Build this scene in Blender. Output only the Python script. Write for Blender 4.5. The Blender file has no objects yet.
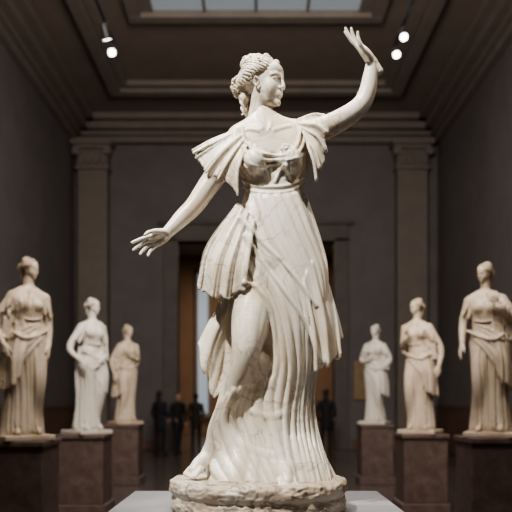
import bpy, bmesh, math, random, time
import numpy as np
from mathutils import Vector, Matrix, noise
ZOOM=(256,256,1.0)
T0=time.time()
random.seed(4); rng=np.random.RandomState(4)
FPX=711.1; D0=3.16; CZ=1.5; HY=400.0
def P(px,py,dy=0.0):
    D=D0+dy
    return np.array([(px-256)*D/FPX, dy, CZ+(HY-py)*D/FPX])

# ------------------------------------------------------------------ SDF toolkit
def cr(pts,n):
    p=np.array(pts,float)
    if len(p)==2:
        t=np.linspace(0,1,n)[:,None]; return p[0]*(1-t)+p[1]*t
    e=np.vstack([2*p[0]-p[1],p,2*p[-1]-p[-2]])
    u=np.linspace(0,len(p)-1,n); i=np.minimum(u.astype(int),len(p)-2); t=(u-i)[:,None]
    a,b,c,d=e[i],e[i+1],e[i+2],e[i+3]
    return 0.5*((2*b)+(-a+c)*t+(2*a-5*b+4*c-d)*t*t+(-a+3*b-3*c+d)*t**3)

class Grid:
    def __init__(s,lo,hi,h):
        s.lo=np.array(lo,float); s.h=h
        s.n=np.ceil((np.array(hi,float)-s.lo)/h).astype(int)+1
        s.F=np.full(tuple(s.n),0.06,np.float32)
        s.ax=[(s.lo[i]+h*np.arange(s.n[i])).astype(np.float32) for i in range(3)]
    def sl(s,lo,hi):
        a=np.clip(np.floor((np.array(lo)-s.lo)/s.h).astype(int),0,s.n-1)
        b=np.clip(np.ceil((np.array(hi)-s.lo)/s.h).astype(int)+1,a+1,s.n)
        return a,b
    def xyz(s,a,b):
        return (s.ax[0][a[0]:b[0]][:,None,None],s.ax[1][a[1]:b[1]][None,:,None],s.ax[2][a[2]:b[2]][None,None,:])
    def merge(s,a,b,T,k,sub=False):
        V=s.F[a[0]:b[0],a[1]:b[1],a[2]:b[2]]
        if sub:
            T=-T; h=np.maximum(k-np.abs(V-T),0)/k; V[...]=np.maximum(V,T)+h*h*k*0.25
        else:
            h=np.maximum(k-np.abs(V-T),0)/k; V[...]=np.minimum(V,T)-h*h*k*0.25
    def seg(s,T,a0,b0,p0,p1,r0,r1,m,flat,ratio=False,amp=None,A=None):
        R=max(r0,r1)+m
        a,b=s.sl(np.minimum(p0,p1)-R,np.maximum(p0,p1)+R)
        a=np.maximum(a,a0); b=np.minimum(b,b0)
        if np.any(b<=a): return
        X,Y,Z=s.xyz(a,b)
        X=X-np.float32(p0[0]);Y=Y-np.float32(p0[1]);Z=Z-np.float32(p0[2]); ab=(p1-p0).astype(np.float32)
        L=np.float32(max(float(np.dot(ab,ab)),1e-12))
        t=np.clip((X*ab[0]+Y*ab[1]+Z*ab[2])/L,0,1)
        d=np.sqrt((X-t*ab[0])**2+(Y-t*ab[1])**2+(Z-t*ab[2])**2)
        r=np.float32(r0)+np.float32(r1-r0)*t
        sl=tuple(slice(a[i]-a0[i],b[i]-a0[i]) for i in range(3))
        if ratio:
            d=d/r; V=T[sl]; msk=d<V
            V[msk]=d[msk]; aa=np.float32(amp[0])+np.float32(amp[1]-amp[0])*t
            AA=A[sl]; AA[msk]=aa[msk]
        else:
            T[sl]=np.minimum(T[sl],d-r)
    def chain(s,pts,k=0.01,n=None,sub=False,smooth=True,m=None):
        p=np.array(pts,float)            # x,y,z,r
        if n is None:
            Ln=np.linalg.norm(np.diff(p[:,:3],axis=0),axis=1).sum(); rm=p[:,3].max()
            n=int(np.clip(Ln/max(.16*rm,1.2*s.h),(len(p)-1)*3+1,110))
        if smooth: p=cr(p,n)
        p[:,3]=np.maximum(p[:,3],0.0006)
        m=0.022+k if m is None else m; R=p[:,3].max()+m
        a,b=s.sl(p[:,:3].min(0)-R,p[:,:3].max(0)+R)
        T=np.full(tuple(b-a),0.3,np.float32)
        for i in range(len(p)-1):
            s.seg(T,a,b,p[i,:3],p[i+1,:3],p[i,3],p[i+1,3],m,None)
        s.merge(a,b,T,k,sub)
    def sheet(s,guides,n,r,pleats=4,pamp=.010,hem=.01,k=.006,N=22,phase=0.0,start=.15,rt=None):
        """pleated cloth sheet; guides: list of (K x 3) world polylines running from gather to hem"""
        G=np.array([cr(g,N) for g in guides]); m=len(G)
        S=cr(G.reshape(m,-1),n).reshape(n,N,3)
        dv=np.gradient(S,axis=0); du=np.gradient(S,axis=1); nn=np.cross(dv,du); nn/=np.maximum(np.linalg.norm(nn,axis=2,keepdims=True),1e-9)
        v=np.linspace(0,1,n)[:,None]; u=np.linspace(0,1,N)[None,:]
        wob=v+0.03*np.sin(v*17+phase)+.02*np.sin(v*31+phase*2)
        w=np.sin(2*np.pi*pleats*wob+phase)+.35*np.sin(4*np.pi*pleats*wob+1.3)
        S=S+nn*(pamp*w*(start+(1-start)*u))[:,:,None]
        lat=dv/np.maximum(np.linalg.norm(dv,axis=2,keepdims=True),1e-9)
        S=S+lat*(pamp*.5*np.cos(2*np.pi*pleats*wob+phase)*u)[:,:,None]
        tz=du[:,-1,:]/np.linalg.norm(du[:,-1,:],axis=1,keepdims=True)
        S=S+tz[:,None,:]*(hem*np.cos(2*np.pi*pleats*wob+phase+.6)*u**2)[:,:,None]
        R=r*np.ones(N) if rt is None else np.linspace(r,rt,N)
        M=.018+k; Rm=R.max()+M
        a,b=s.sl(S.reshape(-1,3).min(0)-Rm,S.reshape(-1,3).max(0)+Rm)
        T=np.full(tuple(b-a),0.3,np.float32)
        for c in S:
            for i in range(N-1): s.seg(T,a,b,c[i],c[i+1],R[i],R[i+1],M,None)
        s.merge(a,b,T,k)
    def ell(s,c,r,k=0.01,rot=None,sub=False):
        c=np.array(c,float); r=np.array(r,float); R=r.max()+0.022+k
        a,b=s.sl(c-R,c+R); X,Y,Z=s.xyz(a,b); X=X-c[0];Y=Y-c[1];Z=Z-c[2]
        if rot is not None:
            M=np.array(rot)
            X,Y,Z=[X*M[0,i]+Y*M[1,i]+Z*M[2,i] for i in range(3)]
        q=np.sqrt((X/r[0])**2+(Y/r[1])**2+(Z/r[2])**2)
        g=np.sqrt((X/r[0]**2)**2+(Y/r[1]**2)**2+(Z/r[2]**2)**2)
        T=(q*(q-1)/np.maximum(g,1e-4)).astype(np.float32)
        T=np.where(q<0.2,-r.min(),T)
        s.merge(a,b,T,k,sub)
    def loft(s,rows,k=0.01):             # z,cx,cy,rx,ry
        rw=cr(rows,len(rows)*8); rw=rw[np.argsort(rw[:,0])]
        zl,zh=rw[0,0],rw[-1,0]
        lo=[(rw[:,1]-rw[:,3]).min()-.04,(rw[:,2]-rw[:,4]).min()-.04,zl-.03]
        hi=[(rw[:,1]+rw[:,3]).max()+.04,(rw[:,2]+rw[:,4]).max()+.04,zh+.03]
        a,b=s.sl(lo,hi); X,Y,Z=s.xyz(a,b)
        zz=Z.ravel(); g=[np.interp(zz,rw[:,0],rw[:,j]).astype(np.float32)[None,None,:] for j in (1,2,3,4)]
        dx=X-g[0]; dy=Y-g[1]
        q=np.sqrt((dx/g[2])**2+(dy/g[3])**2)
        gg=np.sqrt((dx/g[2]**2)**2+(dy/g[3]**2)**2)
        T=q*(q-1)/np.maximum(gg,1e-3)
        T=np.maximum(T,np.maximum(Z-zh,zl-Z)).astype(np.float32)
        s.merge(a,b,T,k)
    def depth(s,back=False):
        M=s.F<0
        if back:
            M=M[:,::-1,:]; i=M.argmax(1); any_=M.any(1); y=s.ax[1][::-1][i]
        else:
            i=M.argmax(1); any_=M.any(1); y=s.ax[1][i]
            I,K=np.meshgrid(np.arange(i.shape[0]),np.arange(i.shape[1]),indexing='ij')
            j=np.maximum(i,1); f1=s.F[I,j,K]; f0=s.F[I,j-1,K]
            y=y-s.h*np.clip(-f1/np.maximum(f0-f1,1e-6),0,1)
        return np.where(any_,y,np.nan)
    def look(s,dm,x,z,default):
        fx=np.clip((x-s.lo[0])/s.h,0,s.n[0]-1.001); fz=np.clip((z-s.lo[2])/s.h,0,s.n[2]-1.001)
        i=fx.astype(int);j=fz.astype(int);u=fx-i;v=fz-j
        i=np.minimum(i,s.n[0]-2); j=np.minimum(j,s.n[2]-2)
        A=(dm[i,j]*(1-u)+dm[i+1,j]*u)*(1-v)+(dm[i,j+1]*(1-u)+dm[i+1,j+1]*u)*v
        A=A.astype(float); return np.where(np.isnan(A),default,A)
    def place_px(s,c,dm,default=0.0):
        c=np.array(c,float); y=np.full(len(c),-0.1)
        for _ in range(4):
            D=D0+y; x=(c[:,0]-256)*D/FPX; z=CZ+(HY-c[:,1])*D/FPX
            y=s.look(dm,x,z,default)
        D=D0+y; return np.stack([(c[:,0]-256)*D/FPX,y,CZ+(HY-c[:,1])*D/FPX],1)
    def place_xz(s,c,dm,default=0.0):
        c=np.array(c,float); y=s.look(dm,c[:,0],c[:,1],default)
        return np.stack([c[:,0],y,c[:,1]],1)
    def folds(s,curves,amps,w=None,power=2.0,fades=None):
        allp=np.vstack(curves); W=max(np.max(x) for x in w)
        a,b=s.sl(allp.min(0)-W,allp.max(0)+W)
        T=np.full(tuple(b-a),1.0,np.float32); A=np.zeros(tuple(b-a),np.float32)
        for q,(c,am,ww) in enumerate(zip(curves,amps,w)):
            n=len(c); u=np.linspace(0,1,n); fade=fades[q] if fades else (.12,.12)
            f=np.clip(u/max(fade[0],1e-3),0,1)*np.clip((1-u)/max(fade[1],1e-3),0,1)
            f=f*f*(3-2*f)
            for i in range(n-1):
                s.seg(T,a,b,c[i],c[i+1],ww[i],ww[i+1],0.0,None,True,(am*f[i],am*f[i+1]),A)
        V=s.F[a[0]:b[0],a[1]:b[1],a[2]:b[2]]
        V-=A*(1-np.clip(T,0,1)**power)
    def bundle(s,guides,n,amp,dm,px=True,default=0.0,wf=0.56,jit=0.3,fade=(0.12,0.12),N=40,power=1.7,wmax=0.05,va=None):
        G=np.array([cr(g,N) for g in guides])
        cs=[];am=[];fd=[]; tt=np.linspace(0,1,N)
        for i in range(n):
            u0=(i+rng.uniform(-jit,jit))/(max(n-1,1))
            wv=rng.uniform(-.25,.25)/n*np.sin(tt*rng.uniform(2,5)+rng.uniform(0,6))
            uu=np.clip(u0+wv,0,1)*(len(G)-1)
            j=np.minimum(uu.astype(int),max(len(G)-2,0)); t=(uu-j)[:,None]
            c=G[j,np.arange(N)]*(1-t)+G[np.minimum(j+1,len(G)-1),np.arange(N)]*t
            p=(s.place_px if px else s.place_xz)(c,dm,default)
            y=p[:,1].copy()
            for _ in range(max(4,N//5)): y[1:-1]=(y[:-2]+y[1:-1]*2+y[2:])/4
            p[:,1]=y
            cs.append(p); am.append(amp*(rng.uniform(1-jit*1.5,1+jit) if va is None else rng.uniform(*va))); fd.append((fade[0]*rng.uniform(.6,2.0),fade[1]*rng.uniform(.6,2.0)))
        C=np.array(cs); ws=[]
        for i in range(n):
            d=[]
            if i>0: d.append(np.linalg.norm((C[i]-C[i-1])[:,[0,2]],axis=1))
            if i<n-1: d.append(np.linalg.norm((C[i]-C[i+1])[:,[0,2]],axis=1))
            d=np.mean(d,axis=0) if d else np.full(N,0.03)
            for _ in range(3): d=np.convolve(np.pad(d,2,'edge'),np.ones(5)/5,'valid')
            ws.append(np.clip(d*wf,0.008,wmax))
        s.folds(cs,am,ws,power,fd)
    def ridge(s,c,amp,w,dm,px=True,N=30,fade=(0.25,0.25),power=1.4,default=0.0):
        c=cr(c,N); p=(s.place_px if px else s.place_xz)(c,dm,default)
        s.folds([p],[amp],[np.full(N,w)],power,[fade])

def surfnet(F,lo,h,smooth=1):
    S=F<0
    c=np.zeros(tuple(np.array(F.shape)-1),np.int8)
    offs=[(i,j,k) for i in (0,1) for j in (0,1) for k in (0,1)]
    nx,ny,nz=c.shape
    for o in offs: c+=S[o[0]:o[0]+nx,o[1]:o[1]+ny,o[2]:o[2]+nz]
    act=(c>0)&(c<8); idx=np.argwhere(act); del c,act
    lin=(idx[:,0]*ny+idx[:,1])*nz+idx[:,2]
    vals={o:F[idx[:,0]+o[0],idx[:,1]+o[1],idx[:,2]+o[2]] for o in offs}
    acc=np.zeros((len(idx),3)); cnt=np.zeros(len(idx))
    for o in offs:
        for ax in range(3):
            if o[ax]: continue
            q=list(o); q[ax]=1; q=tuple(q)
            a=vals[o];b=vals[q]; m=(a<0)!=(b<0)
            t=np.where(m,a/np.where(m,a-b,1),0)
            p=np.array(o,float)[None,:].repeat(len(idx),0); p[:,ax]+=t
            acc+=p*m[:,None]; cnt+=m
    pos=idx+acc/cnt[:,None]
    V=np.array(lo)+pos*h
    Q=[]
    for ax in range(3):
        u=(ax+1)%3; v=(ax+2)%3
        sa=[slice(None)]*3; sb=[slice(None)]*3; sa[ax]=slice(0,-1); sb[ax]=slice(1,None)
        A=S[tuple(sa)];B=S[tuple(sb)]
        for inside in (True,False):
            e=np.argwhere((A==inside)&(B!=inside))
            ok=(e[:,u]>=1)&(e[:,v]>=1)&(e[:,u]<F.shape[u]-1)&(e[:,v]<F.shape[v]-1); e=e[ok]
            cells=[]
            for du,dv in ((-1,-1),(0,-1),(0,0),(-1,0)):
                q=e.copy(); q[:,u]+=du; q[:,v]+=dv
                cells.append(np.searchsorted(lin,(q[:,0]*ny+q[:,1])*nz+q[:,2]))
            cells=np.stack(cells,1)
            if not inside: cells=cells[:,::-1]
            Q.append(cells)
    Q=np.vstack(Q)
    for _ in range(smooth):
        acc=np.zeros_like(V); cnt=np.zeros(len(V))
        for i in range(4):
            a=Q[:,i];b=Q[:,(i+1)%4]
            for ax in range(3): acc[:,ax]+=np.bincount(a,V[b,ax],len(V))
            cnt+=np.bincount(a,minlength=len(V))
            for ax in range(3): acc[:,ax]+=np.bincount(b,V[a,ax],len(V))
            cnt+=np.bincount(b,minlength=len(V))
        V=V*0.5+0.5*acc/np.maximum(cnt,1)[:,None]
    return V,Q

def np_mesh(name,V,Q):
    me=bpy.data.meshes.new(name)
    me.vertices.add(len(V)); me.vertices.foreach_set("co",V.astype(np.float32).ravel())
    me.loops.add(Q.size); me.loops.foreach_set("vertex_index",Q.astype(np.int32).ravel())
    me.polygons.add(len(Q)); me.polygons.foreach_set("loop_start",np.arange(0,Q.size,4,dtype=np.int32))
    me.update(calc_edges=True); me.shade_smooth()
    return me
def link(name,me,mat=None,parent=None):
    o=bpy.data.objects.new(name,me); bpy.context.scene.collection.objects.link(o)
    if mat and me is not None and len(me.materials)==0: me.materials.append(mat)
    if parent: o.parent=parent
    return o
def empty(name,loc=(0,0,0)):
    o=bpy.data.objects.new(name,None); o.location=loc; bpy.context.scene.collection.objects.link(o); return o

# ------------------------------------------------------------------ materials
def newmat(name):
    m=bpy.data.materials.new(name); m.use_nodes=True
    nt=m.node_tree; b=nt.nodes['Principled BSDF']; return m,nt,b
def ramp(nt,fac,stops):
    r=nt.nodes.new('ShaderNodeValToRGB'); nt.links.new(fac,r.inputs[0])
    e=r.color_ramp.elements
    while len(e)<len(stops): e.new(0.5)
    for x,(p,c) in zip(e,stops):
        x.position=p; x.color=c if len(c)==4 else (*c,1)
    return r.outputs[0]
def mixc(nt,fac,a,b,mode='MIX'):
    m=nt.nodes.new('ShaderNodeMix'); m.data_type='RGBA'; m.blend_type=mode
    def s(i,v):
        if isinstance(v,(tuple,list)): m.inputs[i].default_value=(*v,1)[:4]
        elif isinstance(v,(float,int)): m.inputs[i].default_value=v
        else: nt.links.new(v,m.inputs[i])
    s(0,fac); s(6,a); s(7,b); return m.outputs[2]
def tex(nt,scale,detail=5,rough=.55,dist=0.0,coord='Object',mapping=None):
    tc=nt.nodes.new('ShaderNodeTexCoord'); n=nt.nodes.new('ShaderNodeTexNoise')
    src=tc.outputs[coord]
    if mapping:
        mp=nt.nodes.new('ShaderNodeMapping'); mp.inputs['Scale'].default_value=mapping; nt.links.new(src,mp.inputs[0]); src=mp.outputs[0]
    nt.links.new(src,n.inputs['Vector'])
    n.inputs['Scale'].default_value=scale; n.inputs['Detail'].default_value=detail
    n.inputs['Roughness'].default_value=rough; n.inputs['Distortion'].default_value=dist
    return n.outputs[0]
def marble(name,light,tan,vein,amount=0.5,rough=.42,cav=True,veinw=0.02,vs=(.45,.6,.55)):
    m,nt,b=newmat(name)
    n1=tex(nt,3.2,6,.6,.6)
    f1=ramp(nt,n1,[(0.42,(0,0,0)),(0.68,(amount,)*3)])
    c=mixc(nt,f1,light,tan)
    n2=tex(nt,5.0,4,.55,1.6)
    v=ramp(nt,n2,[(0.5-veinw*2,(0,0,0)),(0.5,(1,1,1)),(0.5+veinw*2,(0,0,0))])
    n3=tex(nt,2.3,2); v3=ramp(nt,n3,[(vs[0],(0,0,0)),(vs[1],(vs[2],)*3)])
    vv=mixc(nt,1.0,v,v3,'MULTIPLY')
    c=mixc(nt,vv,c,vein)
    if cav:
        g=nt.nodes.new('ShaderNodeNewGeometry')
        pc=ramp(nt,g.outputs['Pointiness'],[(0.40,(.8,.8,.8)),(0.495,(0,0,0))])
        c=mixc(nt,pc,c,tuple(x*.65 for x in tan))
    nt.links.new(c,b.inputs['Base Color'])
    b.inputs['Roughness'].default_value=rough
    n4=tex(nt,60,4,.6); bp=nt.nodes.new('ShaderNodeBump'); bp.inputs['Strength'].default_value=.12; bp.inputs['Distance'].default_value=.004
    nt.links.new(n4,bp.inputs['Height']); nt.links.new(bp.outputs[0],b.inputs['Normal'])
    return m
def plain(name,c1,c2,scale=2.0,rough=.7,bump=.05,mapping=None,metal=0.0):
    m,nt,b=newmat(name)
    n=tex(nt,scale,5,.6,.3,mapping=mapping)
    c=mixc(nt,ramp(nt,n,[(0.35,(0,0,0)),(0.7,(1,1,1))]),c1,c2)
    nt.links.new(c,b.inputs['Base Color']); b.inputs['Roughness'].default_value=rough; b.inputs['Metallic'].default_value=metal
    if bump:
        bp=nt.nodes.new('ShaderNodeBump'); bp.inputs['Strength'].default_value=bump; bp.inputs['Distance'].default_value=.01
        n2=tex(nt,scale*12,4); nt.links.new(n2,bp.inputs['Height']); nt.links.new(bp.outputs[0],b.inputs['Normal'])
    return m
def emis(name,col,st):
    m,nt,b=newmat(name); b.inputs['Base Color'].default_value=(*col,1)
    b.inputs['Emission Color'].default_value=(*col,1); b.inputs['Emission Strength'].default_value=st; return m

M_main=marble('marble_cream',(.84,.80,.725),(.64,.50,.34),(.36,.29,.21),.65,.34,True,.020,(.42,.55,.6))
M_base=marble('marble_base',(.56,.50,.42),(.36,.27,.18),(.13,.095,.07),.9,.5,True,.035,(.3,.45,.85))
M_tan=marble('marble_tan',(.57,.48,.375),(.40,.31,.215),(.3,.22,.15),.7,.5)
M_white=marble('marble_greyed',(.58,.54,.48),(.44,.385,.315),(.4,.36,.3),.5,.5)
M_wall=plain('wall_paint',(.155,.140,.138),(.185,.168,.163),1.2,.85)
M_trim=plain('plaster_trim',(.19,.165,.143),(.225,.195,.168),2.5,.8)
M_ceil=plain('ceiling_plaster',(.205,.172,.145),(.24,.20,.168),1.5,.85)
M_door=plain('door_stone',(.12,.105,.095),(.15,.13,.115),2.5,.7)
M_dado=plain('dado_stone',(.14,.075,.055),(.19,.105,.08),3,.5)
M_ped=plain('pedestal_granite',(.085,.058,.050),(.145,.105,.09),9,.45)
M_pedtop=plain('pedestal_grey',(.22,.22,.235),(.26,.26,.275),5,.45)
M_black=plain('black_metal',(.02,.02,.02),(.03,.03,.03),5,.4,0)
M_bulb=emis('lamp_glow',(1,.96,.9),14)
M_sky=emis('skylight_glass',(.50,.60,.68),.11)
M_win=emis('window_glass',(.45,.56,.68),.28)

# ------------------------------------------------------------------ HEAD (local: x lateral, y forward, z up)
def build_head():
    g=Grid((-.125,-.19,-.215),(.125,.135,.18),.0018)
    g.ell((0,-.012,.030),(.074,.092,.080))
    g.ell((0,.028,-.025),(.058,.062,.085),.02)
    g.ell((0,.036,-.078),(.039,.044,.038),.02)
    g.ell((0,.060,.045),(.054,.034,.040),.02)
    g.ell((0,.078,-.104),(.015,.014,.014),.02)
    for s in (-1,1):
        g.ell((s*.034,.054,-.036),(.022,.024,.034),.02)
        g.ell((s*.029,.102,.000),(.018,.017,.0125),.014,sub=True)
    g.chain([(-.050,.068,.014,.006),(-.030,.084,.020,.0055),(-.010,.0890,.016,.005),(0,.090,.012,.006),(.010,.0890,.016,.005),(.030,.084,.020,.0055),(.050,.068,.014,.006)],.014)
    g.chain([(0,.089,.022,.0070),(0,.0980,-.003,.0064),(0,.1055,-.024,.0078),(0,.1060,-.033,.0088)],.012)
    for s in (-1,1):
        g.ell((s*.0100,.096,-.037),(.0060,.012,.0062),.008)
        g.ell((s*.030,.0690,-.001),(.0160,.0145,.0110),.005)
        g.chain([(s*.014,.080,-.001,.0020),(s*.023,.0845,.0055,.0026),(s*.034,.0825,.0055,.0026),(s*.046,.072,-.001,.0020)],.004)
        g.chain([(s*.014,.080,-.002,.0012),(s*.025,.0815,-.0080,.0015),(s*.036,.079,-.0080,.0015),(s*.046,.072,-.002,.0012)],.004)
        g.ell((s*.006,.103,-.0435),(.0026,.005,.003),.003,sub=True)
    g.ell((0,.080,-.066),(.021,.017,.018),.015)
    g.chain([(-.015,.088,-.0668,.0020),(-.006,.0970,-.0635,.0040),(0,.0985,-.0650,.0036),(.006,.0970,-.0635,.0040),(.015,.088,-.0668,.0020)],.004)
    g.chain([(-.013,.088,-.0705,.0022),(-.005,.0955,-.0735,.0046),(.005,.0955,-.0735,.0046),(.013,.088,-.0705,.0022)],.004)
    g.chain([(-.016,.090,-.0682,.0005),(-.007,.1015,-.0685,.0009),(0,.1035,-.069,.0009),(.007,.1015,-.0685,.0009),(.016,.090,-.0682,.0005)],.002,sub=True)
    g.ell((0,.096,-.087),(.013,.007,.0045),.010,sub=True)
    g.chain([(0,-.012,-.05,.048),(0,-.022,-.11,.046),(0,-.028,-.16,.048),(0,-.03,-.20,.040)],.02)
    for s in (-1,1):
        ring=[(s*(.074+.004*math.cos(t)),-.000-.011*math.sin(t)*1.0,-.014+.019*math.cos(t),.0040) for t in np.linspace(-.6,4.4,9)]
        g.chain(ring,.004); g.ell((s*.071,.004,-.032),(.005,.007,.008),.005)
    C0=np.array((0,-.024,.040)); RR=np.array((.080,.093,.076))
    g.ell(C0,RR,.004)
    hl=np.array([(-.86,-.18,-.50),(-.95,.10,-.22),(-.90,.42,.00),(-.74,.70,.14),(-.44,.90,.32),(-.14,.95,.42),(.14,.95,.42),(.44,.90,.32),(.74,.70,.14),(.90,.42,.0),(.95,.10,-.22),(.86,-.18,-.50)])
    n=20; H_=cr(hl,n)
    for i,d0 in enumerate(H_):
        d0=d0/np.linalg.norm(d0); sgn=1 if d0[0]>0 else -1
        d1=np.array((sgn*.12,-.98,-.05)); d1/=np.linalg.norm(d1); om=math.acos(np.clip(d0@d1,-1,1))
        side=np.cross(d0,d1); side/=max(np.linalg.norm(side),1e-6)
        for strand in (-1,1):
            pts=[]
            for t in np.linspace(0,1,17):
                d=(math.sin((1-t)*om)*d0+math.sin(t*om)*d1)/math.sin(om)
                ph=t*17+i*.8
                lift=1.06+.07*math.sin(math.pi*min(t*1.6,1))+.045*strand*math.sin(ph)
                p=C0+d*RR*lift+side*(.0070*strand*math.cos(ph)+.003*math.sin(t*9+i))
                pts.append((*p,.0058*(1-.2*t)))
            g.chain(pts,.0006,n=46,m=.012)
    R=random.Random(11)
    def curl(c,nrm,rad,tube):
        nrm=Vector(nrm).normalized(); t1=nrm.orthogonal().normalized(); t2=nrm.cross(t1)
        ph=R.uniform(0,6.28); pts=[]; w=R.choice((-1,1))
        for t in np.linspace(0,1,13):
            a=(ph+t*8.5)*w; rr=rad*(1-.80*t)
            p=Vector(c)+t1*rr*math.cos(a)+t2*rr*math.sin(a)+nrm*rad*(.55*t+.1)
            pts.append((p.x,p.y,p.z,tube*(1-.25*t)))
        g.chain(pts,.0004,n=38,m=.010)
    g.ell((0,-.068,.098),(.046,.042,.034),.02)
    g.ell((0,-.122,.008),(.042,.038,.046),.02)
    g.ell((0,-.108,-.050),(.030,.026,.030),.02)
    def shell(c,r,n,rad,tube,cond):
        for i in range(n):
            z=1-2*(i+.5)/n; th=i*2.39996
            d=Vector((math.sqrt(1-z*z)*math.cos(th),math.sqrt(1-z*z)*math.sin(th),z))
            if not cond(d): continue
            curl((c[0]+d.x*r[0],c[1]+d.y*r[1],c[2]+d.z*r[2]),d,rad,tube)
    shell((0,-.066,.100),(.050,.046,.037),24,.0185,.0062,lambda d:d.z>-.45)
    shell((0,-.124,.006),(.045,.040,.048),20,.0185,.0062,lambda d:d.y<.45)
    shell(tuple(C0),(.090,.104,.087),34,.0180,.0062,lambda d:d.z>.30 and d.y<.90 and d.y>-.5 )
    for s in (-1,0,1):
        for st in (-1,1):
            pts=[]
            for t in np.linspace(0,1,9):
                pts.append((s*.020+.006*st*math.cos(t*10+s),-.116+.018*t+.006*st*math.sin(t*10+s),-.03-.105*t,.0085*(1-.5*t)))
            g.chain(pts,.001)
    V,Q=surfnet(g.F,g.lo,g.h,0)
    return np_mesh('head_mesh',V,Q)

# ------------------------------------------------------------------ HANDS (x fingers, y thumb side, z back)
def build_hand(name,curl,spread,h=.002,thumb=0.0):
    g=Grid((-.09,-.085,-.10),(.21,.115,.06),h)
    K=[(.086,.029,.002),(.091,.0100,.005),(.086,-.0095,.003),(.077,-.027,-.002)]
    for k in K: g.chain([(-.005,k[1]*.35,0,.018),(.04,k[1]*.8,.0,.0150),(k[0],k[1],k[2]-.002,.0105)],.012)
    g.chain([(-.060,0,0,.019),(-.03,0,0,.0215),(-.005,0,0,.0225),(.02,0,-.001,.020)],.012)
    g.ell((.035,.024,-.008),(.034,.015,.014),.012); g.ell((.035,-.022,-.008),(.036,.012,.013),.012)
    L=[(.043,.027,.021),(.048,.031,.022),(.044,.028,.021),(.034,.022,.018)]
    for i,(k,l) in enumerate(zip(K,L)):
        p=Vector(k)-Vector((.004,0,0)); pitch=0; yaw=spread[i]; pts=[(p.x,p.y,p.z,.0098)]; c=curl[i]
        for j in range(3):
            pitch+=c[j]
            d=Vector((math.cos(pitch)*math.cos(yaw),math.cos(pitch)*math.sin(yaw),-math.sin(pitch)))
            q=p+d*l[j]*.5; pts.append((q.x,q.y,q.z,[.0088,.0079,.0071][j]))
            p=p+d*l[j]; pts.append((p.x,p.y,p.z,[.0089,.0079,.0058][j]))
        g.chain(pts,.003,n=25)
    t=thumb
    g.chain([(.012,.018,-.008,.016),(.040,.040,-.014-.3*t,.0135),(.066,.053,-.018-t,.0102),(.084,.058,-.022-1.4*t,.0098),(.104,.059,-.028-2*t,.0072)],.008)
    V,Q=surfnet(g.F,g.lo,g.h,1)
    return np_mesh(name,V,Q)

head_me=build_head(); print('head',time.time()-T0)
hand_relax=build_hand('hand_relaxed_mesh',[(.15,.25,.2),(.25,.3,.2),(.35,.35,.25),(.4,.4,.25)],[.10,.0,-.08,-.2])
hand_ext=build_hand('hand_extended_mesh',[(-.12,.12,.1),(.05,.2,.15),(.2,.3,.2),(.28,.35,.2)],[.12,.02,-.06,-.18])
hand_up=build_hand('hand_raised_mesh',[(-.05,.08,.06),(.0,.14,.10),(.1,.2,.15),(.15,.25,.2)],[.06,.0,-.06,-.16])
def frame(x,t,side):
    x=np.array(x,float); x/=np.linalg.norm(x); t=np.array(t,float); t-=x*np.dot(x,t); t/=np.linalg.norm(t)
    z=np.cross(x,t)
    if side=='L': z=-z
    return x,t,z
def put_hand(name,me,mat,parent,loc,x,t,side,scale=1.0):
    x,t,z=frame(x,t,side)
    M=Matrix(((x[0],t[0],z[0],0),(x[1],t[1],z[1],0),(x[2],t[2],z[2],0),(0,0,0,1)))
    o=link(name,me,None,parent)
    if len(me.materials)==0: me.materials.append(mat)
    o.material_slots[0].link='OBJECT'; o.material_slots[0].material=mat
    o.matrix_local=Matrix.Translation(Vector(loc))@M@Matrix.Scale(scale,4)
    return o
def put_head(me,mat,parent,loc,yaw,pitch=0,roll=0,scale=1.0,name='head'):
    f=Matrix.Rotation(math.pi+yaw,4,'Z')@Matrix.Rotation(pitch,4,'X')@Matrix.Rotation(roll,4,'Y')
    o=link(name,me,None,parent)
    if len(me.materials)==0: me.materials.append(mat)
    o.material_slots[0].link='OBJECT'; o.material_slots[0].material=mat
    o.matrix_local=Matrix.Translation(Vector(loc))@f@Matrix.Scale(scale,4)
    return o

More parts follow.
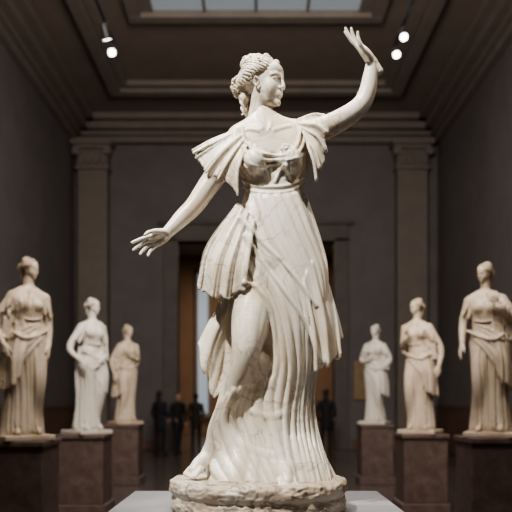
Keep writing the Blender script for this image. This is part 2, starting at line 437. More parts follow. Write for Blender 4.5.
# ------------------------------------------------------------------ MAIN STATUE
BT=1.15
def main_body():
    g=Grid((-.50,-.33,1.13),(.58,.30,2.99),.0033)
    def C(*pts,**kw):
        g.chain([(*P(p[0],p[1],p[2]),p[3]) for p in pts],**kw)
    def SH(guides,*a,**kw):
        g.sheet([[P(*q) for q in gd] for gd in guides],*a,**kw)
    rows=[(114,254,276,.015,.045),(122,243,288,.012,.058),(130,231,301,.01,.076),(140,227,309,.005,.086),(155,233,310,0,.092),(170,240,307,0,.088),
    (183,245,303,0,.082),(195,244,303,0,.085),(210,240,308,0,.098),(230,235,315,0,.112),(250,231,321,0,.122),(270,230,326,0,.128),(290,233,328,0,.130),
    (310,238,328,.0,.130),(330,246,326,.0,.125),(350,252,321,.01,.118),(375,252,314,.02,.112),(405,246,312,.03,.112),(435,238,315,.03,.122),(460,228,320,.02,.138),(486,222,325,.02,.148)]
    R=[]
    for py,xl,xr,cy,ry in rows:
        a=P(xl,py,cy);b=P(xr,py,cy); R.append((a[2],(a[0]+b[0])/2,cy,(b[0]-a[0])/2,ry))
    g.loft(R[::-1])
    C((262,96,.02,.045),(262,112,.018,.047),(263,124,.012,.056),(264,136,.0,.07),k=.03)
    C((240,136,.01,.045),(264,128,.015,.05),(296,130,.01,.045),k=.03)
    g.ell(P(255,162,-.082),(.050,.050,.054),.022); g.ell(P(291,161,-.082),(.049,.050,.053),.022)
    C((234,147,0,.052),(222,166,-.01,.051),(206,189,-.03,.045),(194,206,-.045,.040),(182,218,-.06,.036),(170,230,-.08,.027),(164,236,-.088,.0225),k=.02)
    C((300,135,0,.052),(322,129,-.005,.050),(344,118,-.01,.046),(360,106,-.012,.041),(367,93,-.015,.038),(370,78,-.02,.033),(371,66,-.025,.025),(371,59,-.025,.0225),k=.02)
    C((254,270,-.02,.092),(253,300,-.07,.090),(250,325,-.115,.080),(247,346,-.145,.065),(245,358,-.145,.058),(238,378,-.115,.055),(229,402,-.075,.050),(218,430,-.04,.038),(210,450,-.02,.031),k=.03)
    C((238,300,.03,.06),(234,350,.05,.055),(230,400,.05,.05),(224,440,.04,.055),(220,470,.03,.065),k=.03)
    C((284,290,-.05,.07),(283,350,-.06,.06),(278,400,-.05,.06),(276,450,-.06,.07),k=.04)
    C((262,365,-.055,.055),(258,400,-.05,.06),(256,440,-.05,.07),k=.04)
    C((240,392,-.04,.060),(234,425,-.03,.066),(232,455,-.03,.075),(236,480,-.04,.085),k=.04)
    C((240,214,-.02,.030),(229,234,-.02,.046),(220,254,-.02,.044),(218,270,-.02,.030),k=.03)
    SH([[(236,285,.02),(212,318,.01),(198,346,.0)],[(238,290,.0),(217,335,-.01),(206,370,-.01)],[(240,292,.04),(224,350,.03),(212,390,.02)],[(244,300,.06),(236,350,.05),(230,388,.04)]],48,.0085,pleats=3,pamp=.018,hem=.016,phase=1)
    SH([[(228,440,.0),(214,468,-.02),(206,484,-.03)],[(240,440,-.08),(230,466,-.12),(226,486,-.14)],[(262,440,-.10),(256,466,-.14),(254,488,-.16)],[(286,440,-.11),(294,466,-.15),(304,488,-.17)],[(304,440,-.06),(318,462,-.09),(326,484,-.10)],[(311,430,.03),(324,460,.03),(333,480,.03)]],84,.012,pleats=7,pamp=.008,hem=.0,k=.02,start=0)
    dm=g.depth(); db=g.depth(True)
    B=lambda G,n,a,**kw: g.bundle(G,n,a,kw.pop('d',dm),**kw)
    # collar bones and throat hollow
    for cc in ([(262,131),(252,129),(240,130)],[(271,131),(284,127),(297,125)]): g.ridge(cc,.008,.013,dm,fade=(.15,.5))
    g.ridge([(266,112),(267,124),(267,130)],-.005,.010,dm); g.ridge([(254,112),(260,124),(264,130)],.006,.010,dm,fade=(.5,.15)); g.ridge([(275,112),(271,124),(269,130)],.005,.010,dm,fade=(.5,.15))
    g.ridge([(273,150),(273,162),(274,176)],-.010,.018,dm)
    B([[(233,138),(240,160),(248,182)],[(246,140),(255,160),(264,183)],[(262,150),(272,162),(276,181)]],8,.008)
    B([[(288,150),(286,164),(285,181)],[(298,138),(301,160),(296,181)],[(309,138),(312,158),(304,181)]],6,.008)
    flow=[[(303,190),(315,225),(326,270),(324,340),(315,405),(332,482)],[(288,192),(303,228),(321,280),(320,345),(312,412),(329,484)],[(272,192),(288,230),(312,286),(314,350),(309,415),(323,486)],
          [(256,194),(272,236),(303,294),(307,358),(302,420),(315,488)],[(245,202),(258,247),(290,302),(298,362),(292,425),(304,489)],[(238,226),(250,260),(277,306),(288,364),(282,425),(292,489)],[(239,250),(251,273),(266,308),(275,352),(269,402),(278,470)]]
    B(flow,13,.031,fade=(.02,.02),va=(.45,1.25),jit=.38,N=110,power=1.25)
    B([[(250,194),(248,215),(240,240)],[(262,194),(262,215),(262,238)],[(276,194),(280,214),(290,240)],[(290,193),(297,210),(308,232)]],12,.006,fade=(.02,.5))
    dm=g.depth()
    low=[[(272,374),(268,405),(278,448),(290,489)],[(254,382),(246,412),(258,454),(274,489)],[(236,386),(225,418),(238,458),(256,489)],[(224,396),(211,430),(212,462),(230,488)]]
    B(low,8,.028,fade=(.05,.02),d=dm,va=(.5,1.25),jit=.35,N=70,power=1.3)
    for c,am,w_ in (([(226,388),(246,408),(276,416),(306,398)],.012,.020),([(216,412),(236,440),(268,454),(304,446)],.012,.022)):
        g.ridge(c,am,w_,dm,fade=(.25,.45))
    B([[(236,292),(232,318),(238,346)],[(250,290),(248,320),(252,350)],[(266,300),(264,325),(260,352)]],4,.003,d=dm,fade=(.35,.35))
    g.bundle([[(-.10,2.42),(-.16,2.05),(-.18,1.6),(-.20,1.2)],[(0.06,2.42),(.03,2.0),(.03,1.6),(.0,1.2)],[(.2,2.42),(.28,2.05),(.22,1.6),(.3,1.2)]],15,.016,db,px=False)
    g.bundle([[(-.12,2.72),(-.08,2.55),(-.05,2.44)],[(.2,2.72),(.18,2.55),(.2,2.44)]],9,.007,db,px=False)
    SH([[(242,206,.05),(216,250,.07),(207,286,.05)],[(238,206,.0),(208,248,.0),(202,284,.0)],[(241,208,-.06),(216,254,-.095),(208,291,-.085)],[(248,214,-.095),(232,260,-.135),(226,296,-.125)],[(254,222,-.11),(248,262,-.15),(245,288,-.145)]],60,.0080,pleats=5,pamp=.0135,hem=.012,start=.5,N=30)
    SH([[(314,250,.06),(330,300,.06),(339,338,.05)],[(316,250,.0),(332,305,-.01),(338,354,-.02)],[(312,262,-.085),(324,318,-.09),(328,362,-.085)],[(304,280,-.12),(314,330,-.12),(317,366,-.105)]],56,.0080,pleats=3,pamp=.014,hem=.018,phase=.5,N=30)
    gd=g.depth()
    def surf(c,off,r,k=.005,N=34,r2=None):
        c=cr(c,N); p=g.place_px(c,gd,-.02)
        y=p[:,1]
        for _ in range(6): y[1:-1]=(y[:-2]+2*y[1:-1]+y[2:])/4
        p[:,1]=y+off
        rr=np.full((N,1),r) if r2 is None else np.linspace(r,r2,N)[:,None]
        g.chain(np.hstack([p,rr]),k,smooth=False)
    surf([(243,181),(256,186),(273,187),(290,185),(304,178)],-.001,.0075)
    surf([(243,187),(257,192),(274,193),(290,191),(304,184)],-.001,.0055)
    surf([(242,128),(245,141),(256,151),(271,156),(285,155),(296,147),(300,133),(299,120)],-.001,.0085)
    surf([(238,129),(240,145),(253,156),(269,161),(285,159),(300,151),(305,135),(304,120)],.0,.0075)
    surf([(234,131),(235,148),(247,161),(263,167),(282,162)],.002,.0065)
    surf([(309,124),(309,142),(302,155),(287,160)],.002,.0065)
    c=P(285,158,0); yy=g.look(gd,np.array([c[0]]),np.array([c[2]]),-.1)[0]
    for i in range(6):
        a=i*1.047; g.ell((c[0]+.016*math.cos(a),yy-.008,c[2]+.016*math.sin(a)),(.011,.009,.011),.002)
    g.ell((c[0],yy-.016,c[2]),(.008,.007,.008),.002)
    surf([(284,165),(279,173),(275,182)],-.002,.0065); surf([(286,165),(289,173),(291,181)],-.002,.0055)
    surf([(244,283),(257,288),(269,305),(275,335),(271,364),(258,388)],.002,.011,.012,30,.006)
    surf([(246,236),(262,262),(286,292),(308,328),(320,360)],.000,.012,.010,34,.009)
    surf([(242,218),(260,240),(290,270),(316,306)],.001,.011,.010,34,.008)
    # sleeves
    SH([[(238,130,.05),(224,150,.07),(216,172,.065)],[(236,131,.02),(214,142,.035),(200,158,.03)],[(236,133,-.03),(214,144,-.03),(197,153,-.02)],[(240,136,-.06),(220,152,-.065),(205,169,-.06)],[(244,141,-.075),(230,160,-.085),(220,178,-.085)],[(246,148,-.085),(239,169,-.100),(238,193,-.090)]],64,.0062,pleats=6,pamp=.0135,hem=.012,start=.3)
    SH([[(300,122,.05),(312,136,.07),(318,160,.065)],[(298,121,.02),(314,117,.035),(325,122,.03)],[(298,123,-.03),(314,121,-.045),(325,124,-.04)],[(302,127,-.055),(316,133,-.075),(326,146,-.07)],[(304,134,-.07),(315,147,-.09),(321,164,-.08)],[(307,142,-.08),(312,160,-.095),(315,182,-.080)]],64,.0062,pleats=6,pamp=.0125,hem=.011,start=.3,phase=2)
    def foot(hx,hy,hdy,tx,ty,tdy):
        h=P(hx,hy,hdy); t=P(tx,ty,tdy); d=(t-h); L=np.linalg.norm(d); d/=L; sd=np.cross(d,(0,0,1)); sd/=np.linalg.norm(sd)
        g.chain([(*(h+d*0),.031),(*(h+d*L*.45+np.array([0,0,-.004])),.031),(*(h+d*L*.7+np.array([0,0,-.010])),.026)],.02)
        for i in range(5):
            o=(i-2)*.0155; l=L*(1.0-.05*abs(i-1)); 
            a=h+d*L*.62+sd*o*.9; e=h+d*(l)+sd*o*1.15
            a[2]-=.012; e[2]-=.014
            g.chain([(*a,.016),(*((a+e)/2+np.array([0,0,.004])),.0105),(*e,.0095)],.003)
    foot(208,455,-.03,188,474,-.13)
    foot(281,462,-.14,290,487,-.275)
    print('body fields',time.time()-T0)
    V,Q=surfnet(g.F,g.lo,g.h,1)
    return np_mesh('statue_body_mesh',V,Q)
statue=empty('marble_goddess_statue',(0,0,BT))
OFF=Vector((0,0,-BT))
body=link('draped_body',main_body(),M_main,statue); body.location=OFF
print('body',time.time()-T0,len(body.data.vertices))
hp=P(264,84,0.0)
put_head(head_me,M_main,statue,Vector(hp)+OFF,math.radians(60),math.radians(-2),0,.93)
w=P(166,234,-.088)
put_hand('right_hand',hand_ext,M_main,statue,Vector(w)+OFF,(-.82,-.22,-.50),(-.1,-.55,.8),'R',.88)
w=P(371,61,-.025)
put_hand('left_hand',hand_up,M_main,statue,Vector(w)+OFF,(-.66,-.12,.74),(-.45,-.85,-.4),'L',.94)

def lathe(name,prof,seg=160,amp=0,fr=9):
    bm=bmesh.new(); rings=[]
    for r,z in prof:
        ring=[]
        for i in range(seg):
            a=2*math.pi*i/seg; x=r*math.cos(a); y=r*math.sin(a)
            n=noise.noise(Vector((x*fr,y*fr,z*fr*1.5)))*amp+noise.noise(Vector((x*fr*4,y*fr*4,z*fr*5)))*amp*.45+abs(noise.noise(Vector((x*fr*2+5,y*fr*2,z*fr*3))))*amp*.8-amp*.2
            if z<=0: n=min(n,0)
            ring.append(bm.verts.new((x*(1+n),y*(1+n),z+(n*.25 if (r>.01 and z>.02) else 0))))
        rings.append(ring)
    for a,b in zip(rings,rings[1:]):
        for i in range(seg): bm.faces.new((a[i],a[(i+1)%seg],b[(i+1)%seg],b[i]))
    bm.faces.new(rings[-1]); bm.faces.new(rings[0][::-1])
    me=bpy.data.meshes.new(name); bm.to_mesh(me); bm.free(); me.shade_smooth(); return me
pr=[tuple(x) for x in cr([(.376,0),(.384,.008),(.387,.030),(.384,.042),(.378,.054),(.376,.064),(.382,.074),(.388,.088),(.388,.112),(.374,.130),(.33,.134),(.2,.136),(.02,.137)],80)]
rb=link('round_base',lathe('round_base_mesh',pr,300,.027,15),M_base,statue); rb.location=(.01,0,1.022-BT)

# ------------------------------------------------------------------ generic geometry
def boxes(name,lst,mat,bevel=.0,parent=None,mats=None,loc=None):
    bm=bmesh.new()
    for b in lst:
        x0,x1,y0,y1,z0,z1=b[:6]
        r=bmesh.ops.create_cube(bm,size=1.0)
        vs=r['verts']
        for v in vs:
            v.co=Vector(((x0+x1)/2+v.co.x*(x1-x0),(y0+y1)/2+v.co.y*(y1-y0),(z0+z1)/2+v.co.z*(z1-z0)))
        if len(b)>6:
            for f in {f for v in vs for f in v.link_faces}: f.material_index=b[6]
    me=bpy.data.meshes.new(name); bm.to_mesh(me); bm.free()
    for m in (mats or [mat]): me.materials.append(m)
    o=link(name,me,None,parent)
    if loc is not None: o.location=loc
    if bevel:
        md=o.modifiers.new('bevel','BEVEL'); md.width=bevel; md.segments=2; md.limit_method='ANGLE'
    return o
boxes('display_pedestal',[(-.64,.64,-.60,.60,.97,1.02,1),(-.58,.58,-.57,.57,.10,.97,0),(-.62,.62,-.61,.61,0,.12,0)],None,.006,mats=[M_ped,M_pedtop])

# ------------------------------------------------------------------ background statues
def Wd(px,d): return ((px-256)*d/FPX, d-D0)
def bg_statue(seed,arms,mantle=1,hip=.03,knee=-1,lean=0.0,wide=1.0):
    global rng
    rng=np.random.RandomState(seed)
    g=Grid((-.52,-.34,-.01),(.52,.34,1.62),.0070)
    k=knee
    rows=[(0,0,0,.19,.17),(.12,0,0,.175,.155),(.4,k*-.01,0,.155,.135),(.7,hip*.6,0,.168,.14),(.92,hip,0,.175,.135),(1.05,hip*.6,0,.145,.11),(1.16,0,0,.125,.10),
          (1.27,-hip*.3,0,.15,.11),(1.36,-hip*.4,0,.165,.095),(1.43,-hip*.4,.0,.12,.07),(1.48,-hip*.3,.01,.06,.055)]
    rows=[(z,cx+lean*z,cy,rx*wide,ry) for z,cx,cy,rx,ry in rows]
    g.loft(rows)
    L=lean
    g.chain([(L*1.40-.15,0,1.38,.05),(L*1.42,0.01,1.43,.05),(L*1.40+.15,0,1.38,.05)],.03)
    g.chain([(L*1.42,.01,1.42,.05),(L*1.52,.0,1.5,.044),(L*1.58,.0,1.58,.043)],.02)
    for s in (-1,1): g.ell((L*1.28+s*.065,-.085,1.28),(.048,.045,.05),.03)
    g.chain([(k*.07+L,-.03,.92,.09),(k*.09+L*.5,-.14,.52,.066),(k*.11,-.05,.12,.045)],.04)
    for s in (-1,1): g.chain([(s*.09,-.08,.045,.035),(s*.11,-.20,.02,.022)],.015)
    for a in arms:
        pts=[(a[0][0]*.17+L*1.38,0,1.37,.05)]+[(p[0],p[1],p[2],r) for p,r in zip(a[1:],(.043,.027))]
        g.chain(pts,.02)
        s=a[0][0]
        e=a[1]; A0=np.array((s*.13+L*1.38,0,1.40)); E=np.array(e)
        for q in range(6):
            an=q/6*6.283; o=np.array((math.cos(an)*.045,math.sin(an)*.05,0))
            m_=A0*.35+E*.65+o*1.25+np.array((0,0,-.03*(q%2)))
            g.chain([(*(A0+o*.5),.024),(*((A0+m_)/2+o*.35),.024),(*m_,.016)],.006)
    dm=g.depth(); db=g.depth(True)
    for D in (dm,db):
        g.bundle([[(-.10,1.12),(-.17,.8),(-.15,.4),(-.18,.02)],[(0,1.12),(-.02,.8),(0,.4),(0,.02)],[(.10,1.12),(.18,.8),(.15,.4),(.18,.02)]],10,.042,D,px=False,fade=(.05,.02),va=(.5,1.3),power=1.3)
        g.bundle([[(-.13,1.38),(-.10,1.25),(-.07,1.14)],[(.13,1.38),(.10,1.25),(.07,1.14)]],8,.016,D,px=False)
    if mantle:
        dm=g.depth()
        s=mantle
        for D in (dm,g.depth(True)):
            g.bundle([[(-.20*s,1.0),(-.05*s,.86),(.08*s,.66),(.17*s,.45)],[(-.17*s,1.12),(.0*s,1.05),(.14*s,.92),(.21*s,.72)]],5,.042,D,px=False,power=1.3)
        dm=g.depth()
        for i in range(7):
            x=(.07+.024*i)*s
            c=cr([(x*.5+L*1.4,1.44),(x*1.0+L*1.2,1.30),(x*1.1+L*1.1,1.12),(x*1.2+L,.95)],20); p=g.place_xz(c,dm,-.03)
            g.chain(np.hstack([p,np.full((20,1),.019)]),.008,smooth=False)
        g.sheet([[(.14*s+L,.08,1.02),(.19*s+L*.8,.10,.75),(.20*s+L*.5,.10,.50)],[(.17*s+L,.0,1.0),(.225*s+L*.8,.0,.75),(.235*s+L*.5,.0,.46)],[(.13*s+L,-.11,1.0),(.18*s+L*.8,-.15,.75),(.17*s+L*.5,-.16,.50)],[(.04*s+L,-.13,.95),(.09*s+L*.8,-.17,.78),(.11*s+L*.5,-.17,.60)]],40,.012,pleats=4,pamp=.021,hem=.022,k=.01)
        g.chain([(-.18*s+L*1.05,-.09,1.05,.016),(-.05*s+L,-.135,.98,.019),(.08*s+L,-.15,.95,.019),(.18*s+L,-.12,1.0,.018)],.015)
    g.chain([(-.11+L*1.15,-.085,1.155,.010),(0+L*1.15,-.115,1.135,.011),(.11+L*1.15,-.085,1.155,.010)],.006)
    V,Q=surfnet(g.F,g.lo,g.h,1)
    return np_mesh('background_statue_mesh',V,Q)
def place_bg(px,d,ztop,scale,mat,seed,arms,hands,hyaw,yaw=0,**kw):
    x,y=Wd(px,d)
    e=empty('marble_statue',(x,y,ztop)); 
    me=bg_statue(seed,arms,**kw)
    L=kw.get('lean',0)
    b=link('draped_body',me,mat,e); 
    put_head(head_me,mat,e,(L*1.62,-.012,1.652),hyaw,math.radians(-8),0,.80)
    for i,(pos,xd,td,side) in enumerate(hands):
        put_hand('right_hand' if side=='R' else 'left_hand',hand_relax,mat,e,pos,xd,td,side,.92)
    boxes('plinth_slab',[(-.25,.25,-.25,.22,-.05,.0)],mat,.008,e)
    e.location.z=ztop+.052*scale; e.scale=(scale,)*3; e.rotation_euler=(0,0,yaw)
    w=.31*scale
    pd=boxes('pedestal',[(-w,w,-w,w,ztop-.06,ztop),(-w*.93,w*.93,-w*.93,w*.93,.14,ztop-.06),(-w*1.04,w*1.04,-w*1.04,w*1.04,0,.14)],M_ped,.012,loc=(x,y,0))
    return e
def arm(s,*p): return [(s,)]+list(p)
R_=math.radians
place_bg(22,7.15,1.10,1.01,M_tan,1,[arm(1,(.27,0,1.10),(.235,-.10,.88)),arm(-1,(-.245,.03,1.10),(-.215,-.10,.88))],
   [((.235,-.10,.88),(-.1,-.3,-1),(-.6,-.8,0),'L'),((-.215,-.10,.88),(.1,-.3,-1),(.6,-.8,0),'R')],R_(35),R_(38),mantle=-1,hip=.03,knee=1,lean=.05,wide=1.2)
place_bg(86,9.5,1.05,1.00,M_white,2,[arm(1,(.22,.0,1.10),(.13,-.16,.92)),arm(-1,(-.235,.02,1.08),(-.17,-.14,.9))],
   [((.13,-.16,.92),(-.6,-.2,-.7),(-.4,-.8,0),'L'),((-.17,-.14,.9),(.2,-.2,-1),(.6,-.7,0),'R')],R_(28),R_(48),mantle=1,hip=-.03,knee=1,lean=.07,wide=.92)
place_bg(125,12.8,1.07,.98,M_tan,3,[arm(1,(.24,-.01,1.12),(.10,-.17,1.16)),arm(-1,(-.25,.02,1.08),(-.24,-.08,.85))],
   [((.10,-.17,1.16),(-.8,-.2,.5),(0,-.3,.9),'L'),((-.24,-.08,.85),(0,-.2,-1),(.6,-.7,0),'R')],R_(30),R_(35),mantle=-1,hip=.03,knee=-1,lean=.04)
place_bg(375,12.8,1.07,.98,M_white,4,[arm(1,(.27,.02,1.12),(.17,-.10,.95)),arm(-1,(-.25,.0,1.12),(-.13,-.16,1.1))],
   [((.17,-.10,.95),(-.8,-.2,-.3),(-.3,-.8,0),'L'),((-.13,-.16,1.1),(.7,-.2,.4),(0,-.3,.9),'R')],R_(-25),R_(-25),mantle=1,hip=-.03,knee=1)
place_bg(421,9.6,1.05,1.0,M_tan,5,[arm(1,(.26,.02,1.08),(.26,-.06,.84)),arm(-1,(-.24,.0,1.12),(-.18,-.18,1.2))],
   [((.26,-.06,.84),(0,-.25,-1),(-.6,-.7,0),'L'),((-.18,-.18,1.2),(.5,-.3,.7),(.5,-.3,-.5),'R')],R_(-35),R_(-30),mantle=1,hip=.035,knee=-1,lean=-.04,wide=.95)
place_bg(491,7.2,1.13,.97,M_tan,6,[arm(-1,(-.28,-.02,1.12),(-.27,-.16,.90)),arm(1,(.25,-.04,1.14),(.13,-.17,1.27))],
   [((-.27,-.16,.90),(-.2,-.4,-.9),(.5,-.8,0),'R'),((.13,-.17,1.27),(-.6,-.15,.6),(-.5,-.2,-.5),'L')],R_(-30),R_(-25),mantle=1,hip=.03,knee=-1,lean=-.04,wide=1.2)
print('bg',time.time()-T0)

# ------------------------------------------------------------------ visitors
M_coat=[plain('coat_navy',(.012,.013,.02),(.02,.02,.03),8,.8,0),plain('coat_black',(.010,.010,.010),(.02,.018,.018),8,.8,0),plain('coat_brown',(.03,.02,.017),(.04,.03,.02),8,.8,0)]
M_trou=plain('trousers_dark',(.012,.012,.014),(.02,.02,.022),8,.8,0)
M_skin=plain('skin',(.42,.26,.19),(.46,.29,.21),8,.5,0); M_hair=plain('dark_hair',(.02,.014,.01),(.03,.02,.015),20,.6,0)
def visitor(px,d,yaw,coat,seed,ht=1.0):
    R=random.Random(seed)
    g=Grid((-.36,-.32,-.01),(.36,.32,1.80),.011)
    st=R.uniform(.05,.12)
    for s in (-1,1):
        g.chain([(s*.085,0,.90,.085),(s*.09,s*st*.6-.01,.50,.060),(s*.09,s*st+.02,.09,.045)],.02)
        g.chain([(s*.09,s*st+.03,.045,.04),(s*.10,s*st-.12,.035,.034)],.02)
        g.chain([(s*.18,0,1.40,.052),(s*.235,.02,1.14,.045),(s*(.20 if s>0 else .17),-.10 if s>0 else -.16,.92 if s>0 else 1.02,.034)],.02)
        hx=s*(.20 if s>0 else .17); hy=-.10 if s>0 else -.16; hz=.92 if s>0 else 1.02
        g.chain([(hx,hy,hz,.032),(hx-s*.01,hy-.03,hz-.06,.032)],.01)
        for f in range(4): g.chain([(hx-s*.01,hy-.045+f*.02,hz-.06,.012),(hx-s*.03,hy-.05+f*.02,hz-.13+.006*f,.010)],.003)
        g.chain([(hx,hy-.03,hz-.03,.013),(hx-s*.01,hy-.07,hz-.075,.011)],.005)
    g.loft([(.70,0,0,.17,.12),(.9,0,0,.175,.125),(1.1,0,0,.15,.11),(1.3,0,0,.18,.115),(1.42,0,0,.17,.09),(1.48,0,0,.08,.07)],.02)
    g.chain([(0,.01,1.44,.055),(0,0,1.56,.05)],.02)
    g.ell((0,-.005,1.645),(.073,.09,.112),.01); g.ell((0,-.095,1.635),(.012,.018,.02),.01); g.ell((0,-.06,1.56),(.035,.03,.025),.02)
    for s in (-1,1): g.ell((s*.075,.0,1.64),(.012,.02,.03),.005)
    g.ell((0,.02,1.68),(.085,.092,.092),.005)
    if seed%2: g.chain([(0,.06,1.66,.07),(0,.08,1.52,.06),(0,.08,1.42,.04)],.02)
    V,Q=surfnet(g.F,g.lo,g.h,1); me=np_mesh('visitor_mesh',V,Q)
    for m in (coat,M_trou,M_skin,M_hair): me.materials.append(m)
    cen=V[Q].mean(1); mi=np.zeros(len(Q),np.int32)
    mi[cen[:,2]<.72]=1; mi[(cen[:,2]>1.5)]=2
    hair=(cen[:,2]>1.5)&((cen[:,2]>1.70)|(cen[:,1]>.015)); mi[hair]=3
    mi[(cen[:,2]>1.4)&(cen[:,1]>.075)]=3
    hand=((cen[:,2]<.90)&(cen[:,2]>.72)&(cen[:,0]>.155))|((cen[:,2]<1.0)&(cen[:,0]<-.10)&(cen[:,1]<-.14)&(cen[:,2]>.8)); mi[hand]=2
    me.polygons.foreach_set('material_index',mi)
    x,y=Wd(px,d); o=link('museum_visitor',me); o.location=(x,y,.0); o.rotation_euler=(0,0,yaw); o.scale=(ht,)*3
visitor(160,19.3,2.6,M_coat[0],1,1.0); visitor(178,19.8,.6,M_coat[1],2,.98); visitor(196,21.3,3.0,M_coat[2],4,.97); visitor(326,19.0,2.9,M_coat[1],3,1.02)

# ------------------------------------------------------------------ ROOM
X=5.5; YB=18.4; YF=-7.0; H=9.9
dl,dr,dt=-2.36,2.36,6.3
fl=boxes('floor',[(-X-.2,X+.2,YF-.2,36,-.2,0)],None)
m,nt,b=newmat('polished_floor'); 
tc=nt.nodes.new('ShaderNodeTexCoord'); br=nt.nodes.new('ShaderNodeTexBrick'); nt.links.new(tc.outputs['Object'],br.inputs[0])
br.offset=0; br.inputs['Scale'].default_value=1.0; br.inputs['Brick Width'].default_value=.9; br.inputs['Row Height'].default_value=.9; br.inputs['Mortar Size'].default_value=.008
br.inputs['Color1'].default_value=(.085,.068,.062,1); br.inputs['Color2'].default_value=(.115,.093,.083,1); br.inputs['Mortar'].default_value=(.03,.025,.02,1)
nn=tex(nt,4,5); nt.links.new(mixc(nt,.3,br.outputs[0],ramp(nt,nn,[(.3,(.05,.04,.035)),(.7,(.13,.105,.095))])),b.inputs['Base Color']); b.inputs['Roughness'].default_value=.20
fl.data.materials.clear(); fl.data.materials.append(m)
boxes('ceiling',[(-X-.2,X+.2,YF-.2,YB+.2,H,H+.2)],M_ceil)
boxes('wall_left',[(-X-.2,-X,YF,YB,0,H)],M_wall)
boxes('wall_right',[(X,X+.2,YF,YB,0,H)],M_wall)
boxes('wall_front',[(-X,X,YF-.2,YF,0,H)],M_wall)
boxes('wall_back',[(-X,dl,YB,YB+.3,0,H),(dr,X,YB,YB+.3,0,H),(dl,dr,YB,YB+.3,dt,H)],M_wall)
boxes('door_surround',[(dl-.45,dl,YB-.10,YB+.3,0,dt+.1),(dr,dr+.45,YB-.10,YB+.3,0,dt+.1),(dl-.45,dr+.45,YB-.10,YB+.3,dt,dt+.5),(dl-.6,dr+.6,YB-.18,YB,dt+.5,dt+.62)],M_door,.02)  # stone surround of the open doorway
boxes('wall_far',[(-X,X,29,29.2,0,8)],plain('warm_wall',(.19,.12,.08),(.22,.14,.095),1.0,.85))
boxes('wall_annex_left',[(-4.2,-4,YB+.3,29,0,8)],M_wall); boxes('wall_annex_right',[(4,4.2,YB+.3,29,0,8)],M_wall)
boxes('ceiling_annex',[(-4.2,4.2,YB+.3,29.2,8,8.2)],M_ceil)
boxes('window_1',[(-2.62,-2.15,28.9,29.0,.9,7.2,0),(-2.72,-2.62,28.82,29.0,.7,7.4,1),(-2.15,-2.05,28.82,29.0,.7,7.4,1),(-2.72,-2.05,28.82,29,7.2,7.4,1),(-2.72,-2.05,28.8,29,.7,.9,1)],None,mats=[M_win,M_trim])
def pil(name,x0,x1):
    w=(x1-x0); lst=[(x0,x1,YB-.45,YB,.55,8.35),(x0-.1,x1+.1,YB-.55,YB,0,.35),(x0-.05,x1+.05,YB-.5,YB,.35,.55)]
    lst+=[(x0-.06,x1+.06,YB-.51,YB,8.35,8.45),(x0-.02,x1+.02,YB-.47,YB,8.45,8.95),(x0-.10,x1+.10,YB-.55,YB,8.95,9.06),(x0-.18,x1+.18,YB-.63,YB,9.06,9.22)]
    for i in range(4):
        xx=x0+w*(i+.5)/4
        lst.append((xx-.07,xx+.07,YB-.55,YB-.4,8.5,8.75)); lst.append((xx-.06,xx+.06,YB-.58,YB-.4,8.72,8.84))
    for i in range(3):
        xx=x0+w*(i+1)/4; lst.append((xx-.06,xx+.06,YB-.53,YB-.4,8.62,8.93))
    for sx in (x0-.02,x1+.02): lst.append((sx-.12,sx+.12,YB-.62,YB-.38,8.76,8.96))
    boxes(name,lst,M_trim,.018)
pil('pilaster_left',-5.30,-4.42); pil('pilaster_right',4.20,5.1)  # the two pilasters on the back wall
def cornice(nm,ax):
    st=[(.18,9.22,9.40),(.30,9.40,9.52),(.52,9.52,9.72),(.75,9.72,9.9)]
    l=[]
    for dd,z0,z1 in st:
        if ax=='back': l.append((-X,X,YB-dd-.1,YB,z0,z1))
        if ax=='left': l.append((-X,-X+dd,YF,YB,z0,z1))
        if ax=='right': l.append((X-dd,X,YF,YB,z0,z1))
    boxes(nm,l,M_trim,.02)
cornice('trim_1','back'); cornice('trim_2','left'); cornice('trim_3','right')
def frame_boxes(x0,x1,y0,y1,z0,z1,w): return [(x0,x1,y0,y0+w,z0,z1),(x0,x1,y1-w,y1,z0,z1),(x0,x0+w,y0+w,y1-w,z0,z1),(x1-w,x1,y0+w,y1-w,z0,z1)]
boxes('trim_4',frame_boxes(-3.9,3.9,-4,16.0,9.66,9.9,.30)+frame_boxes(-3.6,3.6,-3.7,15.7,9.76,9.9,.22),M_trim,.02)
boxes('trim_5',frame_boxes(-2.75,2.75,-2,12.35,9.70,9.9,.28),M_trim,.02)
boxes('skylight',[(-2.2,2.2,-1.7,12.05,9.84,9.88,0)]+[(-2.47,-2.2,-1.7,12.07,9.80,9.88,1),(2.2,2.47,-1.7,12.07,9.80,9.88,1)]+[(-.03+x,.03+x,-1.7,12.05,9.80,9.85,1) for x in (-1.1,0,1.1)]+[(-2.2,2.2,y-.03,y+.03,9.8,9.85,1) for y in (1,3.7,6.4,9.1)],None,mats=[M_sky,M_trim])
boxes('trim_6',[(-X,-X+.06,YF,YB,1.25,1.36),(-X,-X+.035,YF,YB,.3,1.25)],M_dado,.01)
boxes('trim_7',[(X-.06,X,YF,YB,1.25,1.36),(X-.035,X,YF,YB,.3,1.25)],M_dado,.01)
boxes('baseboard_left',[(-X,-X+.09,YF,YB,0,.3)],M_dado,.015); boxes('baseboard_right',[(X-.09,X,YF,YB,0,.3)],M_dado,.015)
boxes('baseboard_back',[(-4.3,dl-.56,YB-.07,YB,0,.3),(dr+.56,4.05,YB-.07,YB,0,.3)],M_dado,.015)
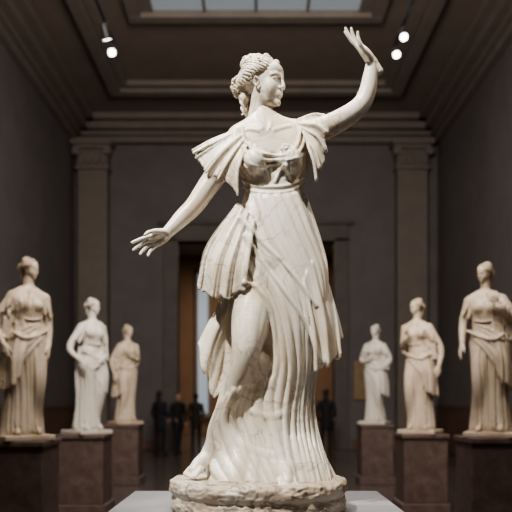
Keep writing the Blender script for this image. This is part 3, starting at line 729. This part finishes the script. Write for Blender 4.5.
boxes('framed_painting',[(3.05,3.65,YB-.06,YB-.02,1.6,2.6,0),(2.97,3.05,YB-.09,YB-.001,1.52,2.68,1),(3.65,3.73,YB-.09,YB-.001,1.52,2.68,1),(3.05,3.65,YB-.09,YB-.001,1.52,1.6,1),(3.05,3.65,YB-.09,YB-.001,2.6,2.68,1)],None,mats=[plain('painted_canvas',(.35,.25,.15),(.18,.12,.08),3,.6),plain('gilt_frame',(.3,.2,.08),(.4,.28,.1),6,.4)])

# track lights, then added fill lamps
def cyl(bm,a,b,r,mi=0,seg=16,r2=None):
    a=Vector(a);b=Vector(b);d=b-a
    q=d.to_track_quat('Z','Y').to_matrix().to_4x4()
    r_=bmesh.ops.create_cone(bm,cap_ends=True,segments=seg,radius1=r,radius2=r if r2 is None else r2,depth=d.length,matrix=Matrix.Translation((a+b)/2)@q)
    for f in {f for v in r_['verts'] for f in v.link_faces}: f.material_index=mi
def track(x,z,y0,y1,heads):
    bm=bmesh.new()
    r=bmesh.ops.create_cube(bm,size=1,matrix=Matrix.Translation((x,(y0+y1)/2,z))@Matrix.Diagonal((.05,y1-y0,.04,1)))
    yy=y0+.3
    while yy<y1: cyl(bm,(x,yy,z),(x,yy,9.79),.010); yy+=2.6
    for (y,tgt,_) in heads:
        p=Vector((x,y,z-.16)); cyl(bm,(x,y,z),p,.012)
        d=(Vector(tgt)-p).normalized(); cyl(bm,p-d*.10,p+d*.12,.052,0,20,.062); cyl(bm,p+d*.118,p+d*.128,.055,1,20)
    me=bpy.data.meshes.new('track_light_mesh'); bm.to_mesh(me); bm.free(); me.materials.append(M_black); me.materials.append(M_bulb)
    link('track_light',me)
    for (y,tgt,pw) in heads:
        if not pw: continue
        p=Vector((x,y,z-.16)); d=(Vector(tgt)-p); dn=d.normalized()
        l=bpy.data.lights.new('spot_lamp','SPOT'); l.energy=pw[0]; l.spot_size=math.radians(pw[1]); l.spot_blend=.7; l.shadow_soft_size=pw[2]; l.color=pw[3]
        o=bpy.data.objects.new('spot_lamp',l); bpy.context.scene.collection.objects.link(o); o.location=p+dn*.2; o.rotation_euler=d.to_track_quat('-Z','Y').to_euler()
def area(p,t,e,sz,col):  # fill lamp without a fixture, added to raise the light level
    l=bpy.data.lights.new('added_fill','AREA'); l.energy=e; l.size=sz; l.color=col
    o=bpy.data.objects.new('added_fill',l); bpy.context.scene.collection.objects.link(o); o.location=p; o.rotation_euler=(Vector(t)-Vector(p)).to_track_quat('-Z','Y').to_euler()
WARM=(1,.87,.71); WH=(1,.95,.87)
S=lambda px,d,z=2.0:(Wd(px,d)[0],Wd(px,d)[1],z)
track(-2.35,7.4,-6,8.7,[(-3.0,(0,0,2.3),(2900,25,.09,WH)),(.5,(0.05,0,2.3),(900,26,.09,WH)),(1.8,S(27,7.15),(300,26,.06,WARM)),(3.5,S(86,9.5),(310,24,.06,WH)),(6.2,S(125,12.8),(230,24,.06,WARM)),(7.9,(-1.0,12,0),None),(8.5,(-2.0,2,1),None)])
track(2.35,7.5,-6,8.9,[(-2.8,(0.1,0,2.5),(420,20,.12,WARM)),(.5,(0.05,0,2.2),(330,26,.12,WARM)),(1.3,S(489,7.2),(330,26,.06,WARM)),(3.6,S(421,9.6),(320,24,.06,WARM)),(6.3,S(375,12.8),(200,24,.06,WH)),(8.2,(2,2,1),None),(8.8,(2,1,1),None)])
area((0,2.5,9.5),(0,2.5,0),520,4,(1,.93,.88))  # added ceiling fill for the hall's ambient level, kept out of view
area((0,2.0,6.0),(0,14,9),700,2.5,(1,.90,.82))  # added uplighter, out of view, brightens the far ceiling and back wall
area((0,24,7.8),(0,24,0),420,2,(1,.8,.6))  # added fill that brightens the annex beyond the doorway
w=bpy.data.worlds.new('world'); bpy.context.scene.world=w; w.use_nodes=True; w.node_tree.nodes['Background'].inputs[0].default_value=(.02,.02,.022,1)
try: bpy.context.scene.view_settings.look='AgX - Medium High Contrast'
except Exception as ex: print('look',ex)

cam=bpy.data.cameras.new('camera'); co=bpy.data.objects.new('camera',cam); bpy.context.scene.collection.objects.link(co)
co.location=(0,-D0,CZ); co.rotation_euler=(math.radians(90),0,0)
cx,cy,zk=ZOOM
cam.lens=50*zk; cam.sensor_width=36; cam.shift_x=zk*(cx-256)/512; cam.shift_y=zk*(400-cy)/512; cam.clip_end=200
cam.dof.use_dof=True; cam.dof.focus_distance=3.1; cam.dof.aperture_fstop=2.2
bpy.context.scene.camera=co
print('total',time.time()-T0)
